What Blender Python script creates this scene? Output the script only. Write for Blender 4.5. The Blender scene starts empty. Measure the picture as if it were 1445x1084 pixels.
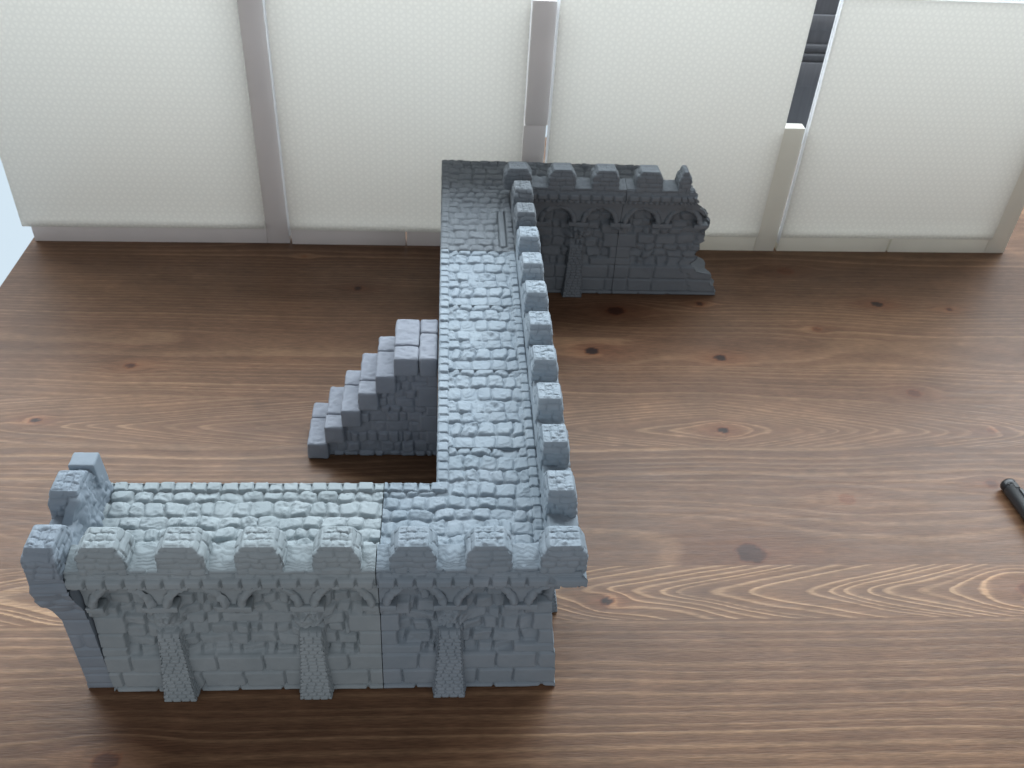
import bpy, math, random
import numpy as np
S = 0.04                      # one merlon pitch of the toy wall is 4 cm; everything below is written in pitches
scene = bpy.context.scene
col = scene.collection

# ------------------------------------------------------------------ noise
def _h(ix, iy, iz, seed):
    with np.errstate(over='ignore'):
        n = (ix.astype(np.int64) * 374761393 + iy.astype(np.int64) * 668265263 + iz.astype(np.int64) * 2147483647 + seed * 974634777) & 0xffffffff
        n = n.astype(np.uint32)
        n ^= n >> np.uint32(13); n *= np.uint32(1274126177); n ^= n >> np.uint32(16); n *= np.uint32(2246822519); n ^= n >> np.uint32(13)
    return n.astype(np.float64) / 4294967295.0 * 2 - 1

def noise(x, y, seed=0, z=None):
    x = np.asarray(x, float); y = np.asarray(y, float)
    x, y = np.broadcast_arrays(x, y)
    ix = np.floor(x).astype(np.int64); iy = np.floor(y).astype(np.int64)
    fx = x - ix; fy = y - iy
    fx = fx * fx * fx * (fx * (fx * 6 - 15) + 10); fy = fy * fy * fy * (fy * (fy * 6 - 15) + 10)
    if z is None:
        o = np.zeros_like(ix)
        a = _h(ix, iy, o, seed); b = _h(ix + 1, iy, o, seed); c = _h(ix, iy + 1, o, seed); d = _h(ix + 1, iy + 1, o, seed)
        return (a * (1 - fx) + b * fx) * (1 - fy) + (c * (1 - fx) + d * fx) * fy
    z = np.asarray(z, float); iz = np.floor(z).astype(np.int64); fz = z - iz
    fz = fz * fz * (3 - 2 * fz)
    r = 0
    for k, w in ((0, 1 - fz), (1, fz)):
        a = _h(ix, iy, iz + k, seed); b = _h(ix + 1, iy, iz + k, seed); c = _h(ix, iy + 1, iz + k, seed); d = _h(ix + 1, iy + 1, iz + k, seed)
        r = r + w * ((a * (1 - fx) + b * fx) * (1 - fy) + (c * (1 - fx) + d * fx) * fy)
    return r

def fbm(x, y, seed=0, octaves=3, z=None):
    r = 0; a = 1.0; t = 0
    for k in range(octaves):
        f = 2.03 ** k
        r = r + a * noise(x * f + 17.3 * k, y * f - 9.1 * k, seed + 31 * k, None if z is None else z * f + 5.7 * k)
        t += a; a *= .5
    return r / t

def sstep(a, b, x):
    t = np.clip((x - a) / (b - a), 0, 1)
    return t * t * (3 - 2 * t)

# ------------------------------------------------------------------ stone courses
class Courses:
    """rows (v) of stones (u); one random record per stone"""
    def __init__(self, vb, width, u0, u1, seed, jitter=.35, stagger=True):
        rng = random.Random(seed)
        self.vb = np.array(vb, float); self.rows = []
        k = 0
        for r in range(len(vb) - 1):
            w = width[r % len(width)] if isinstance(width, (list, tuple)) else width
            b = [u0 - rng.random() * w - w]
            while b[-1] < u1 + w:
                b.append(b[-1] + w * (1 + jitter * (rng.random() * 2 - 1)))
            n = len(b) - 1
            rec = [[rng.random() * 2 - 1 for _ in range(6)] for _ in range(n)]
            self.rows.append((np.array(b), k, np.array(rec))); k += n
    def ev(self, u, v, rc=.04):
        u, v = np.broadcast_arrays(np.asarray(u, float), np.asarray(v, float))
        r = np.clip(np.searchsorted(self.vb, v) - 1, 0, len(self.vb) - 2)
        sd = np.zeros(u.shape); fu = np.zeros(u.shape); fv = np.zeros(u.shape); rec = np.zeros(u.shape + (6,)); sid = np.zeros(u.shape, int)
        for k in range(len(self.rows)):
            m = r == k
            if not m.any(): continue
            b, base, R = self.rows[k]
            uu = u[m]; c = np.clip(np.searchsorted(b, uu) - 1, 0, len(b) - 2)
            hu = (b[c + 1] - b[c]) / 2; cu = (b[c + 1] + b[c]) / 2
            hv = (self.vb[k + 1] - self.vb[k]) / 2; cv = (self.vb[k + 1] + self.vb[k]) / 2
            pu = uu - cu; pv = v[m] - cv
            rr = np.minimum(rc, np.minimum(hu, hv) * .95)
            qu = np.abs(pu) - (hu - rr); qv = np.abs(pv) - (hv - rr)
            d = rr - (np.hypot(np.maximum(qu, 0), np.maximum(qv, 0)) + np.minimum(np.maximum(qu, qv), 0))
            sd[m] = d; fu[m] = pu / hu; fv[m] = pv / hv; rec[m] = R[c]; sid[m] = base + c
        return sd, fu, fv, rec, sid

def rnd(sd, joint, bev):
    e = np.clip((sd - joint) / bev, 0, 1)
    return np.sqrt(np.clip(1 - (1 - e) ** 2, 0, 1))

def layers(h, step=.0125, sharp=.55):
    t = h / step; f = np.floor(t)
    return step * (f + sstep(sharp, 1.0, t - f))

# ------------------------------------------------------------------ mesh helpers
def mesh_obj(name, verts, faces, mat, parent=None, smooth=True):
    """verts (n,3) in pitches, faces: (m,4) int array or list of tuples"""
    me = bpy.data.meshes.new(name)
    v = np.asarray(verts, float) * S
    if isinstance(faces, np.ndarray):
        nf, k = faces.shape
        me.vertices.add(len(v)); me.vertices.foreach_set('co', v.astype(np.float32).ravel())
        me.loops.add(nf * k); me.loops.foreach_set('vertex_index', faces.astype(np.int32).ravel())
        me.polygons.add(nf); me.polygons.foreach_set('loop_start', (np.arange(nf) * k).astype(np.int32))
        me.update(calc_edges=True)
    else:
        me.from_pydata([tuple(p) for p in v], [], faces)
    me.validate()
    if smooth: me.polygons.foreach_set('use_smooth', np.ones(len(me.polygons), bool))
    me.materials.append(mat)
    o = bpy.data.objects.new(name, me); col.objects.link(o)
    if parent: o.parent = parent
    return o

def merge(parts):
    V = []; F = []; n = 0
    for v, f in parts:
        V.append(v); F.append(f + n); n += len(v)
    return np.concatenate(V), np.concatenate(F)

def grid_faces(nu, nv, mask=None, flip=False):
    i, j = np.meshgrid(np.arange(nu - 1), np.arange(nv - 1), indexing='ij')
    a = i * nv + j
    f = np.stack([a, a + nv, a + nv + 1, a + 1], -1)
    if flip: f = f[..., ::-1]
    f = f.reshape(-1, 4)
    if mask is not None: f = f[mask[:-1, :-1].ravel()]
    return f

def thing(name, label, cat, loc=(0, 0, 0), group=None):
    o = bpy.data.objects.new(name, None); col.objects.link(o)
    o.empty_display_size = .02
    o.location = [c * S for c in loc]; o['label'] = label; o['category'] = cat; o['kind'] = 'thing'
    if group: o['group'] = group
    return o

def rbox(c, h, r, step=.03, amp=0., freq=6., seed=0, top=0., taper=None):
    """rounded box with a rough cast surface; h = half sizes; top = extra quantised relief on the upper face"""
    cx, cy, cz = c; hx, hy, hz = h
    V = []; F = []; n = 0
    def axis(hh):
        k = max(3, int(2 * hh / step) + 1)
        a = np.linspace(-hh, hh, k)
        e = np.array([hh - r * .3, hh - r * .7]) if r > 0 else np.array([])
        return np.unique(np.round(np.concatenate([a, e, -e]), 6))
    ax = [axis(hx), axis(hy), axis(hz)]; hs = np.array(h, float)
    for d in range(3):
        u, v = [(1, 2), (2, 0), (0, 1)][d]
        for s in (-1, 1):
            A, B = np.meshgrid(ax[u], ax[v], indexing='ij')
            P = np.zeros(A.shape + (3,)); P[..., u] = A; P[..., v] = B; P[..., d] = s * hs[d]
            inner = np.clip(P, -(hs - r), hs - r); dl = P - inner
            L = np.linalg.norm(dl, axis=-1, keepdims=True); nrm = dl / np.maximum(L, 1e-9)
            Q = inner + nrm * r
            W = Q + np.array(c)
            nz = fbm(W[..., 0] * freq, W[..., 1] * freq, seed, 3, W[..., 2] * freq) * amp
            if top > 0 and d == 2 and s == 1:
                nz = nz + (layers(fbm(W[..., 0] * 11, W[..., 1] * 16, seed + 5, 4) * top * .8, .0125) * np.clip(1.4 - np.maximum(abs(A / hx), abs(B / hy)) ** 4 * 1.4, 0, 1))
            Q = Q + nrm * nz[..., None]
            if taper is not None:
                k = 1 - taper * (Q[..., 2] + hz) / (2 * hz); Q[..., 0] *= k; Q[..., 1] *= k
            V.append((Q + np.array(c)).reshape(-1, 3)); F.append(grid_faces(len(ax[u]), len(ax[v]), None, s < 0) + n); n += A.size
    return np.concatenate(V), np.concatenate(F)

# ------------------------------------------------------------------ materials
def newmat(name):
    m = bpy.data.materials.new(name); m.use_nodes = True
    nt = m.node_tree; b = nt.nodes['Principled BSDF']
    return m, nt, b

def N(nt, t, **kw):
    n = nt.nodes.new(t)
    for k, v in kw.items():
        if k in n.inputs: n.inputs[k].default_value = v
        else: setattr(n, k, v)
    return n

def pla(name, c, c2, rough=.68, bump=.22):
    m, nt, b = newmat(name)
    geo = N(nt, 'ShaderNodeNewGeometry')
    n1 = N(nt, 'ShaderNodeTexNoise', Scale=38., Detail=4., Roughness=.6)
    nt.links.new(geo.outputs['Position'], n1.inputs['Vector'])
    cr = N(nt, 'ShaderNodeValToRGB'); cr.color_ramp.elements[0].position = .3; cr.color_ramp.elements[1].position = .72
    cr.color_ramp.elements[0].color = (*c, 1); cr.color_ramp.elements[1].color = (*c2, 1)
    nt.links.new(n1.outputs['Fac'], cr.inputs['Fac']); nt.links.new(cr.outputs['Color'], b.inputs['Base Color'])
    b.inputs['Roughness'].default_value = rough
    b.inputs['Specular IOR Level'].default_value = .22
    # print layers: fine horizontal ridges, broken by a little grain
    w = N(nt, 'ShaderNodeTexWave', wave_type='BANDS', bands_direction='Z', Scale=640., Distortion=1.2, Detail=1.)
    w.inputs['Detail Scale'].default_value = 1.5
    nt.links.new(geo.outputs['Position'], w.inputs['Vector'])
    n2 = N(nt, 'ShaderNodeTexNoise', Scale=900., Detail=3.)
    nt.links.new(geo.outputs['Position'], n2.inputs['Vector'])
    mx = N(nt, 'ShaderNodeMath', operation='MULTIPLY_ADD'); mx.inputs[1].default_value = .5
    nt.links.new(w.outputs['Fac'], mx.inputs[0]); nt.links.new(n2.outputs['Fac'], mx.inputs[2])
    bp = N(nt, 'ShaderNodeBump', Strength=bump, Distance=.0004)
    nt.links.new(mx.outputs[0], bp.inputs['Height']); nt.links.new(bp.outputs[0], b.inputs['Normal'])
    return m

M_A = pla('pale_grey_plastic', (.282, .327, .345), (.342, .387, .403))
M_B = pla('blue_grey_plastic', (.235, .285, .325), (.29, .335, .375))
M_C = pla('cool_grey_plastic', (.26, .31, .355), (.315, .365, .405))
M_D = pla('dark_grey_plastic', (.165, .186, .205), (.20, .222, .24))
M_F = pla('slate_grey_plastic', (.23, .275, .32), (.28, .325, .37))
M_T = pla('stair_grey_plastic', (.225, .245, .285), (.275, .295, .335))

# ------------------------------------------------------------------ the wall kit
HW, HS, HM, HC = 2.60, 2.94, 3.367, 3.20
LIP, YW, YI = .272, 1.72, .15

def om(z):
    return np.interp(z, [0, .08, .10, .44, .46, .79, .82, 1.0, 1.27, 1.62, 1.96, 2.30, 2.50, 2.535, 2.555, 2.635, 2.655, 2.80, 2.825, 2.835, 2.94],
                     [.135, .135, .115, .11, .10, .085, .06, .04, .01, -.03, -.05, -.03, .03, .10, .262, .268, .335, .34, .33, .275, .272])

ZL = [0, .09, .445, .80, .98, 1.27, 1.62, 1.87]          # heights of the base courses and the quoins

def zrows(fine=.021):
    z = list(np.arange(0, 2.94, fine)) + [.085, .095, .44, .45, .795, .805, 2.535, 2.55, 2.635, 2.655, 2.805, 2.83, 2.925, 2.94]
    z = np.unique(np.round(z, 4)); keep = [z[0]]
    for a in z[1:]:
        if a - keep[-1] > .006: keep.append(a)
    return np.array(keep)

def face_out(u, z, P):
    """outward offset of a wall face; P: u0,u1, q0,q1 (quoins at the ends), butt (buttress positions), seed, rough"""
    seed = P['seed']; base = om(z)
    uw = u + .018 * noise(u * 5, z * 5, seed + 1); zw = z + .012 * noise(u * 4, z * 6, seed + 2)
    # base courses
    A = P['base'].ev(uw, z + .004 * noise(u * 6, z * 3, seed + 3), .05)
    o_base = base - .055 + .055 * rnd(A[0], .007, .026) + .006 * A[3][..., 0] + .005 * fbm(u * 9, z * 9, seed + 4)
    # rubble field
    B = P['rub'].ev(u + .05 * noise(u * 3.2, z * 3.2, seed + 5), z + .035 * noise(u * 3.1 + 7, z * 3.5, seed + 6), .05)
    st = rnd(B[0], .009, .034)
    o_rub = base - .145 + st * (.07 + .024 * B[3][..., 0]) + st * (.03 * B[3][..., 1] * B[1] + .028 * B[3][..., 2] * B[2]) + .02 * fbm(u * 7, z * 7, seed + 7, 4) + .014 * fbm(u * 2.2, z * 2.2, seed + 8)
    # quoins at module ends
    o = np.where(z < .80, o_base, o_rub)
    rng = random.Random(seed)
    for k in range(3, 7):
        za, zb = ZL[k], ZL[k + 1]
        for side in (0, 1):
            if not P['q'][side]: continue
            ln = [.40, .26, .17, .36, .27, .2][(k * 2 + side * 3 + seed) % 6] + .10 * rng.random()
            if k == 3: ln += .12
            d_u = (u - P['u0']) if side == 0 else (P['u1'] - u)
            hz = (zb - za) / 2
            q = np.minimum(ln - d_u + .012 * noise(z * 9, z * 0, seed + k), hz - abs(z - (za + zb) / 2))
            blk = base - .04 + .045 * rnd(q, .005, .03) + .006 * fbm(u * 6, z * 6, seed + 11)
            o = np.where(q > 0, np.maximum(o, blk), o)
    # a rock corbel above each buttress, growing out towards the impost
    for ub in P['butt']:
        g = np.exp(-((u - ub) / .20) ** 4) * sstep(1.06, 1.30, z) * (1 - sstep(1.80, 1.9, z))
        g2 = np.exp(-((u - ub) / .30) ** 4) * sstep(1.4, 1.6, z) * (1 - sstep(1.85, 1.95, z))
        rr = abs(fbm(u * 5, z * 7, seed + 12, 4))
        o = o + g * (.07 + .10 * rr) + g2 * (.04 + .10 * rr)
    for ui in P['imp']:                                   # rough support under every impost
        g = np.exp(-((u - ui) / .17) ** 4) * sstep(1.55, 1.82, z) * (1 - sstep(1.86, 1.96, z))
        o = o + g * (.06 + .07 * fbm(u * 8, z * 8, seed + 13))
    # spandrels between the blind arches
    ctr = np.round(u); rad = np.hypot(u - ctr, (z - 1.955) * 1.0)
    span = (z > 1.955) & (rad > .42)
    o_sp = .035 + .05 * sstep(2.2, 2.53, z) + .008 * fbm(u * 6, z * 6, seed + 14)
    o = np.where(span, np.maximum(o_sp, -.2), np.where(z > 1.955, np.minimum(o, base - .07 + .3 * (o - base + .1)), o))
    o = np.where(z > 2.40, np.maximum(o, o_sp - .02), o)
    # dentils
    d2 = P['d2'].ev(u, z, .02); d1 = P['d1'].ev(u + .006 * noise(u * 7, z * 0, seed), z, .03)
    o = np.where((z > 2.54) & (z <= 2.645), .262 - .10 + .10 * rnd(d2[0] , .006, .02) + .012 * d2[3][..., 0], o)
    o = np.where((z > 2.645) & (z <= 2.82), .335 - .07 + .07 * rnd(d1[0], .013, .026) + .006 * d1[3][..., 0] + .005 * fbm(u * 9, z * 9, seed + 15), o)
    # rough band under the battlements
    bd = P['band'].ev(u + .03 * noise(u * 4, z * 4, seed + 16), z + .012 * noise(u * 5, z * 5, seed + 17), .03)
    o_b = .262 - .035 + .035 * rnd(bd[0], .005, .03) + .016 * bd[3][..., 0] + .01 * fbm(u * 6, z * 10, seed + 18)
    o = np.where(z > 2.82, o_b, o)
    return o

def face_params(u0, u1, seed, q=(1, 1), butt=(), imp=(), w=1.0):
    zb = [0, .09, .445, .80, 1.2]
    rr = random.Random(seed + 5); zr = [.74]
    while zr[-1] < 2.7: zr.append(zr[-1] + .17 + .09 * rr.random())
    return dict(u0=u0, u1=u1, seed=seed, q=q, butt=butt, imp=imp,
                base=Courses(zb, [.62, .60, .62, .6], u0 - 1, u1 + 1, seed, .12),
                rub=Courses(zr, [.25, .33, .21, .36, .26], u0 - 1, u1 + 1, seed + 1, .5),
                d2=Courses([2.54, 2.645], .13, u0 - 1, u1 + 1, seed + 2, .15),
                d1=Courses([2.645, 2.82], .25, u0 - 1, u1 + 1, seed + 3, .04),
                band=Courses([2.80, 2.875, 2.99], [.3, .42], u0 - 1, u1 + 1, seed + 4, .4))

def wall_face(parent, mat, u0, u1, tf, P, e0=None, e1=None, step=.018, fine=.021):
    """sheet of one wall face; tf(u, out, z) -> xyz; e0/e1(z): how far each end is pushed outwards (corner or broken end).
    makes two parts: outer_face and cornice.  returns the end columns for capping"""
    z = zrows(fine); u = np.linspace(u0, u1, max(4, int((u1 - u0) / step) + 1))
    U, Z = np.meshgrid(u, z, indexing='ij')
    o = face_out(U, Z, P)
    X = U.copy()
    if e1 is not None:
        a, rng_ = e1; k = sstep(u1 - rng_, u1, U)
        X = X + k * a(Z)
        if rng_ < .5: o = o * (1 - sstep(u1 - .03, u1 - .002, U)) + om(Z) * sstep(u1 - .03, u1 - .002, U)
    if e0 is not None:
        a, rng_ = e0; k = 1 - sstep(u0, u0 + rng_, U)
        X = X - k * a(Z)
        if rng_ < .5: o = o * sstep(u0 + .002, u0 + .03, U) + om(Z) * (1 - sstep(u0 + .002, u0 + .03, U))
    XYZ = np.stack(tf(X, o, Z), -1)
    ju = int(np.searchsorted(z, 2.5355))
    nz = len(z)
    up = XYZ[:, ju - 1:]                             # the cornice keeps the top rows, plus a lip tucked under the walkway sheet
    lip = np.stack(tf(X[:, -1:], o[:, -1:] - .10, Z[:, -1:] - .02), -1)
    up = np.concatenate([up, lip], 1)
    lo = XYZ[:, :ju]
    mesh_obj('outer_face', lo.reshape(-1, 3), grid_faces(len(u), ju), mat, parent)
    mesh_obj('cornice', up.reshape(-1, 3), grid_faces(len(u), up.shape[1]), mat, parent)
    return np.concatenate([XYZ, lip], 1)[0], np.concatenate([XYZ, lip], 1)[-1]

def plain_face(parent, mat, u0, u1, tf, seed, ztop=HW, step=.05, name='inner_face', courses=None):
    zr = [0]
    rr = random.Random(seed)
    while zr[-1] < ztop - .2: zr.append(zr[-1] + .2 + .1 * rr.random())
    zr.append(ztop)
    C = Courses(zr, [.45, .35, .5], u0 - 1, u1 + 1, seed, .3)
    z = np.unique(np.concatenate([np.arange(0, ztop, step * .7), [ztop]])); u = np.linspace(u0, u1, max(3, int((u1 - u0) / step) + 1))
    U, Z = np.meshgrid(u, z, indexing='ij')
    A = C.ev(U + .02 * noise(U * 4, Z * 4, seed), Z, .04)
    o = -.04 + .04 * rnd(A[0], .005, .04) + .01 * fbm(U * 6, Z * 6, seed)
    XYZ = np.stack(tf(U, o, Z), -1)
    mesh_obj(name, XYZ.reshape(-1, 3), grid_faces(len(u), len(z)), mat, parent)
    return XYZ[0], XYZ[-1]

def end_cap(parent, mat, colA, colB, jag=0., seed=0, name='end_face', flip=False):
    """close the end of a module between the front column and the back column"""
    zz = np.linspace(0, min(colA[-1][2], 2.92), 40)
    def at(c, z):
        zc = np.maximum.accumulate(c[:, 2] + np.arange(len(c)) * 1e-6)
        return np.stack([np.interp(z, zc, c[:, k]) for k in range(2)] + [z], -1)
    a = at(colA, zz); b = at(colB, np.minimum(zz, colB[:, 2].max())); b[:, 2] = np.minimum(zz, HW)
    n = 24; t = np.linspace(0, 1, n)[:, None, None]
    w_ = sstep(1.9, 2.5, zz)[None, :, None] if jag else 1.
    tx = t * w_ + (1 - w_) * sstep(.35, 1, t)
    V = a[None] * (1 - t) + b[None] * t
    if jag: V[..., 0] = (a[None] * (1 - tx) + b[None] * tx)[..., 0]
    V[..., 2] = np.where(t[..., 0] > .20, np.minimum(V[..., 2], HW - .01), V[..., 2])
    if jag: V[1:-1, :, 0] += jag * fbm(V[1:-1, :, 1] * 4, V[1:-1, :, 2] * 4, seed, 4)
    mesh_obj(name, V.reshape(-1, 3), grid_faces(n, len(zz), None, flip), mat, parent)

# --- the walkway, one height sheet per module
def top_sheet(parent, mat, xb, yb, ofun, lay, seed, step=.0135, rough=1.0, run='x', keep=None, slot=None, tilt=1.0):
    def ax(a, b, extra):
        v = np.concatenate([np.arange(a, b, step), [b]] + [np.array(extra)])
        v = np.unique(np.round(v[(v >= a - 1e-9) & (v <= b + 1e-9)], 4)); k = [v[0]]
        for q in v[1:]:
            if q - k[-1] > .004: k.append(q)
        k[-1] = b
        return np.array(k)
    ex = [-YI - .0, -YI + .012, YI, YI - .012, LIP, -LIP, YW, -YW]
    xs = ax(xb[0], xb[1], ex); ys = ax(yb[0], yb[1], [q + d for q in ex for d in (0, 11)])
    X, Y = np.meshgrid(xs, ys, indexing='ij')
    O = ofun(X, Y)                                         # outward distance from the middle of the parapet
    Xw = X + .035 * noise(X * 3.6, Y * 3.6, seed) + .012 * noise(X * 11, Y * 11, seed + 1)
    Yw = Y + .032 * noise(X * 3.9 + 3, Y * 3.4, seed + 2) + .012 * noise(X * 10, Y * 12, seed + 3)
    A = lay['flag'].ev(Xw, Yw, .07)
    sd, fu, fv, rec, sid = A
    s = rnd(sd, .006, .045)
    lump = fbm(X * 8, Y * 8, seed + 4, 4)
    worn = np.clip(rec[..., 3], 0, 1) * rough
    h = s * (.046 + .010 * rec[..., 0] + .020 * (1 - fu ** 2 * .9) * (1 - fv ** 2 * .9) * (.5 + .5 * rec[..., 4]))
    h = h + s * tilt * (.014 * rec[..., 1] * fu + .014 * rec[..., 2] * fv)
    h = h + s * lump * (.011 + .034 * worn) + .018 * fbm(X * 5, Y * 5, seed + 6, 3) * (1 - s)
    h = h - .045 * np.clip(rec[..., 5] - .72, 0, 1) / .28 * s * rough          # some sunk or broken flags
    # kerb stones along the inner edge and beside the parapet
    along = np.where(lay['alongY'](X, Y), Y, X)
    for lo, hi, C, top in ((-YW, -YW + .185, lay['kerb'], .074), (-.30, -YI, lay['gut'], .066)):
        if C is None: continue
        k = C.ev(along + .01 * noise(X * 6, Y * 6, seed + 8), O, .03)
        kk = rnd(k[0], .004, .028)
        hk = .018 + kk * (top - .018 + .012 * k[3][..., 0] + .012 * k[3][..., 1] * k[1]) + kk * .010 * fbm(X * 9, Y * 9, seed + 9, 3)
        m = (O >= lo) & (O < hi)
        h = np.where(m, hk, h)
    if slot is not None:
        x0, x1, y0, y1 = slot
        ins = (X > x0) & (X < x1) & (Y > y0) & (Y < y1)
        bar = (X > x0 + .030) & (X < x1 - .034) & (Y > y0 + .03)
        h = np.where(ins, np.where(bar, .035, -.14), h)
        h = np.where((X > x0 + .045) & (X < x1 - .05) & (Y > y0 - .04) & (Y <= y0 + .03), -.14, h)
    zz = HW - .060 + layers(h, .0135, .55)
    # parapet: a sill that slopes outwards in print layers
    sill = np.interp(O, [-YI, -.085, .0, .12, LIP], [3.015, 3.005, 2.992, 2.965, 2.915])
    sill = sill + .016 * fbm(along * 6, O * 5, seed + 10, 3) + .010 * noise(along * 15, O * 9, seed + 11)
    sill = layers(sill, .0135, .4)
    par = O > -YI + .005
    zz = np.where(par, sill, zz)
    V = np.stack([X, Y, zz], -1)
    # roughen the inner parapet wall
    m = np.abs(O + YI) < .02
    M = (O >= -YW - .003) & (O <= LIP + .003)
    ok = np.zeros(X.shape, bool)
    ok[:-1, :-1] = M[:-1, :-1] & M[1:, :-1] & M[:-1, 1:] & M[1:, 1:]
    cx = np.zeros_like(X); cy = np.zeros_like(X)
    cx[:-1, :-1] = (X[:-1, :-1] + X[1:, 1:]) / 2; cy[:-1, :-1] = (Y[:-1, :-1] + Y[1:, 1:]) / 2
    Oc = ofun(cx, cy); ok &= (Oc < LIP) & (Oc > -YW)
    if keep is not None: ok &= keep(X, Y)
    nv = len(ys)
    pm = np.zeros(X.shape, bool)                            # quads of the parapet become a part of their own
    pm[:-1, :-1] = (par[:-1, :-1] | par[1:, :-1] | par[:-1, 1:] | par[1:, 1:])
    def sub(mask, name):
        f = grid_faces(len(xs), nv, mask)
        if not len(f): return
        ids, inv = np.unique(f, return_inverse=True)
        mesh_obj(name, V.reshape(-1, 3)[ids], inv.reshape(f.shape), mat, parent)
    sub(ok & ~pm, 'walkway'); sub(ok & pm, 'parapet')

def layout(x0, x1, y0, y1, seed, alongY, row=.262, w=(.27, .24, .29, .25), jit=.32, gut=True, kerb=.222, phase=0.):
    rr = random.Random(seed); vb = [y0 - row + phase]
    while vb[-1] < y1 + row: vb.append(vb[-1] + row * (1 + .22 * (rr.random() * 2 - 1)))
    a0, a1 = min(x0, y0) - 1, max(x1, y1) + 1
    return dict(flag=Courses(vb, list(w), x0 - 1, x1 + 1, seed + 1, jit),
                kerb=Courses([-YW, -YW + .185], kerb, a0, a1, seed + 2, .1),
                gut=Courses([-.30, -YI], .235, a0, a1, seed + 3, .16) if gut else None, alongY=alongY)

# --- merlons
def merlon(parent, mat, x, y, d, seed, a=.204, a2=.3145, zt=HM, name='merlon', zb=2.86, cut=0., smooth_top=False, dz=.0, tilt=0):
    """d: unit vector (dx,dy) pointing outwards"""
    k_ = 36; g = np.linspace(-1, 1, k_ + 1)
    sx = np.concatenate([g[:-1], np.ones(k_), g[:0:-1], -np.ones(k_)]); sy = np.concatenate([-np.ones(k_), g[:-1], np.ones(k_), g[:0:-1]])
    n = len(sx); zc = HC
    def rsq(x_, y_, p=13.):
        q = (abs(x_) ** p + abs(y_) ** p) ** (1 / p); f = np.maximum(abs(x_), abs(y_)) / np.maximum(q, 1e-9)
        return x_ * f, y_ * f
    zs = np.concatenate([np.linspace(zb, zc, 20)[:-1], np.linspace(zc, zt, 15)])
    def ring(z):
        t = np.clip((z - zc) / (zt - zc), 0, 1)
        ha = a2 + (a - a2) * t; yo = .272 + (.2265 - .272) * t; yi = .163 + (.139 - .163) * t
        return ha, yo, yi
    rx, ry = rsq(sx, sy)
    rows = []
    C = Courses([2.7, 2.87, 2.99, 3.10, 3.20, 3.29, 3.40], [.24, .3, .21], -3, 3, seed, .4)
    for i, z in enumerate(zs):
        ha, yo, yi = ring(z)
        u = rx * ha; v = np.where(ry < 0, ry * yo, ry * yi)
        rows.append(np.stack([u, v, np.full(n, z)], -1))
    R = np.array(rows)
    nr = np.stack([np.broadcast_to(rx * abs(rx) ** 6, R.shape[:2]), np.broadcast_to(ry * abs(ry) ** 6, R.shape[:2])], -1)
    nr = nr / np.maximum(np.linalg.norm(nr, axis=-1, keepdims=True), 1e-6)
    wrap = np.where(abs(rx) > abs(ry), R[..., 1] * np.sign(rx) + 1.3 * np.sign(rx), R[..., 0] - .1)
    A = C.ev(wrap + .02 * noise(wrap * 5, R[..., 2] * 5, seed), R[..., 2] + .015 * noise(wrap * 5, R[..., 2] * 4, seed + 1), .03)
    dsp = -.024 + .027 * rnd(A[0], .004, .02) + .010 * A[3][..., 0] + .016 * fbm(R[..., 0] * 6, R[..., 1] * 6, seed + 2, 3, R[..., 2] * 6)
    fade = sstep(zt, zt - .10, R[..., 2]) * .8 + .2
    R[..., :2] += nr * (dsp * fade)[..., None]
    # round the top arris
    R[-1, :, :2] *= .975; R[-2, :, 2] = zt - .012; R[-2, :, :2] *= .995; R[-1, :, 2] -= .001
    m = len(zs)
    i, j = np.meshgrid(np.arange(m - 1), np.arange(n), indexing='ij'); j2 = (j + 1) % n
    F1 = np.stack([i * n + j, i * n + j2, (i + 1) * n + j2, (i + 1) * n + j], -1).reshape(-1, 4)
    GX, GY = np.meshgrid(g, g, indexing='ij')
    qx, qy = rsq(GX, GY); ha, yo, yi = ring(zt)
    U = qx * ha * .975; Vv = np.where(qy < 0, qy * yo, qy * yi) * .975
    edge = np.clip((1 - np.maximum(abs(GX), abs(GY))) * 5, 0, 1)
    CT = Courses([-.3, -.10, .02, .3], [.17, .13, .2], -.6, .6, seed + 9, .3)
    A = CT.ev(U + .02 * noise(U * 8, Vv * 8, seed), Vv, .03)
    hh = .020 * rnd(A[0], .003, .03) + .022 * fbm(U * 12 + seed, Vv * 12, seed + 3, 4) + .008 * A[3][..., 0]
    hh = layers(hh, .011, .5) * (.4 if smooth_top else 1)
    T = np.stack([U, Vv, np.full(U.shape, zt - .001) + hh * edge], -1).reshape(-1, 3)
    W = np.concatenate([R.reshape(-1, 3), T]); F = np.concatenate([F1, grid_faces(k_ + 1, k_ + 1) + m * n])
    # local +(-y) is outwards; rotate so that local -y -> d
    dx, dy = d
    X = W[:, 0] * (-dy) + W[:, 1] * (-dx); Y = W[:, 0] * dx + W[:, 1] * (-dy)
    W[:, 0], W[:, 1] = X + x, Y + y
    return mesh_obj(name, W, F, mat, parent)

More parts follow.
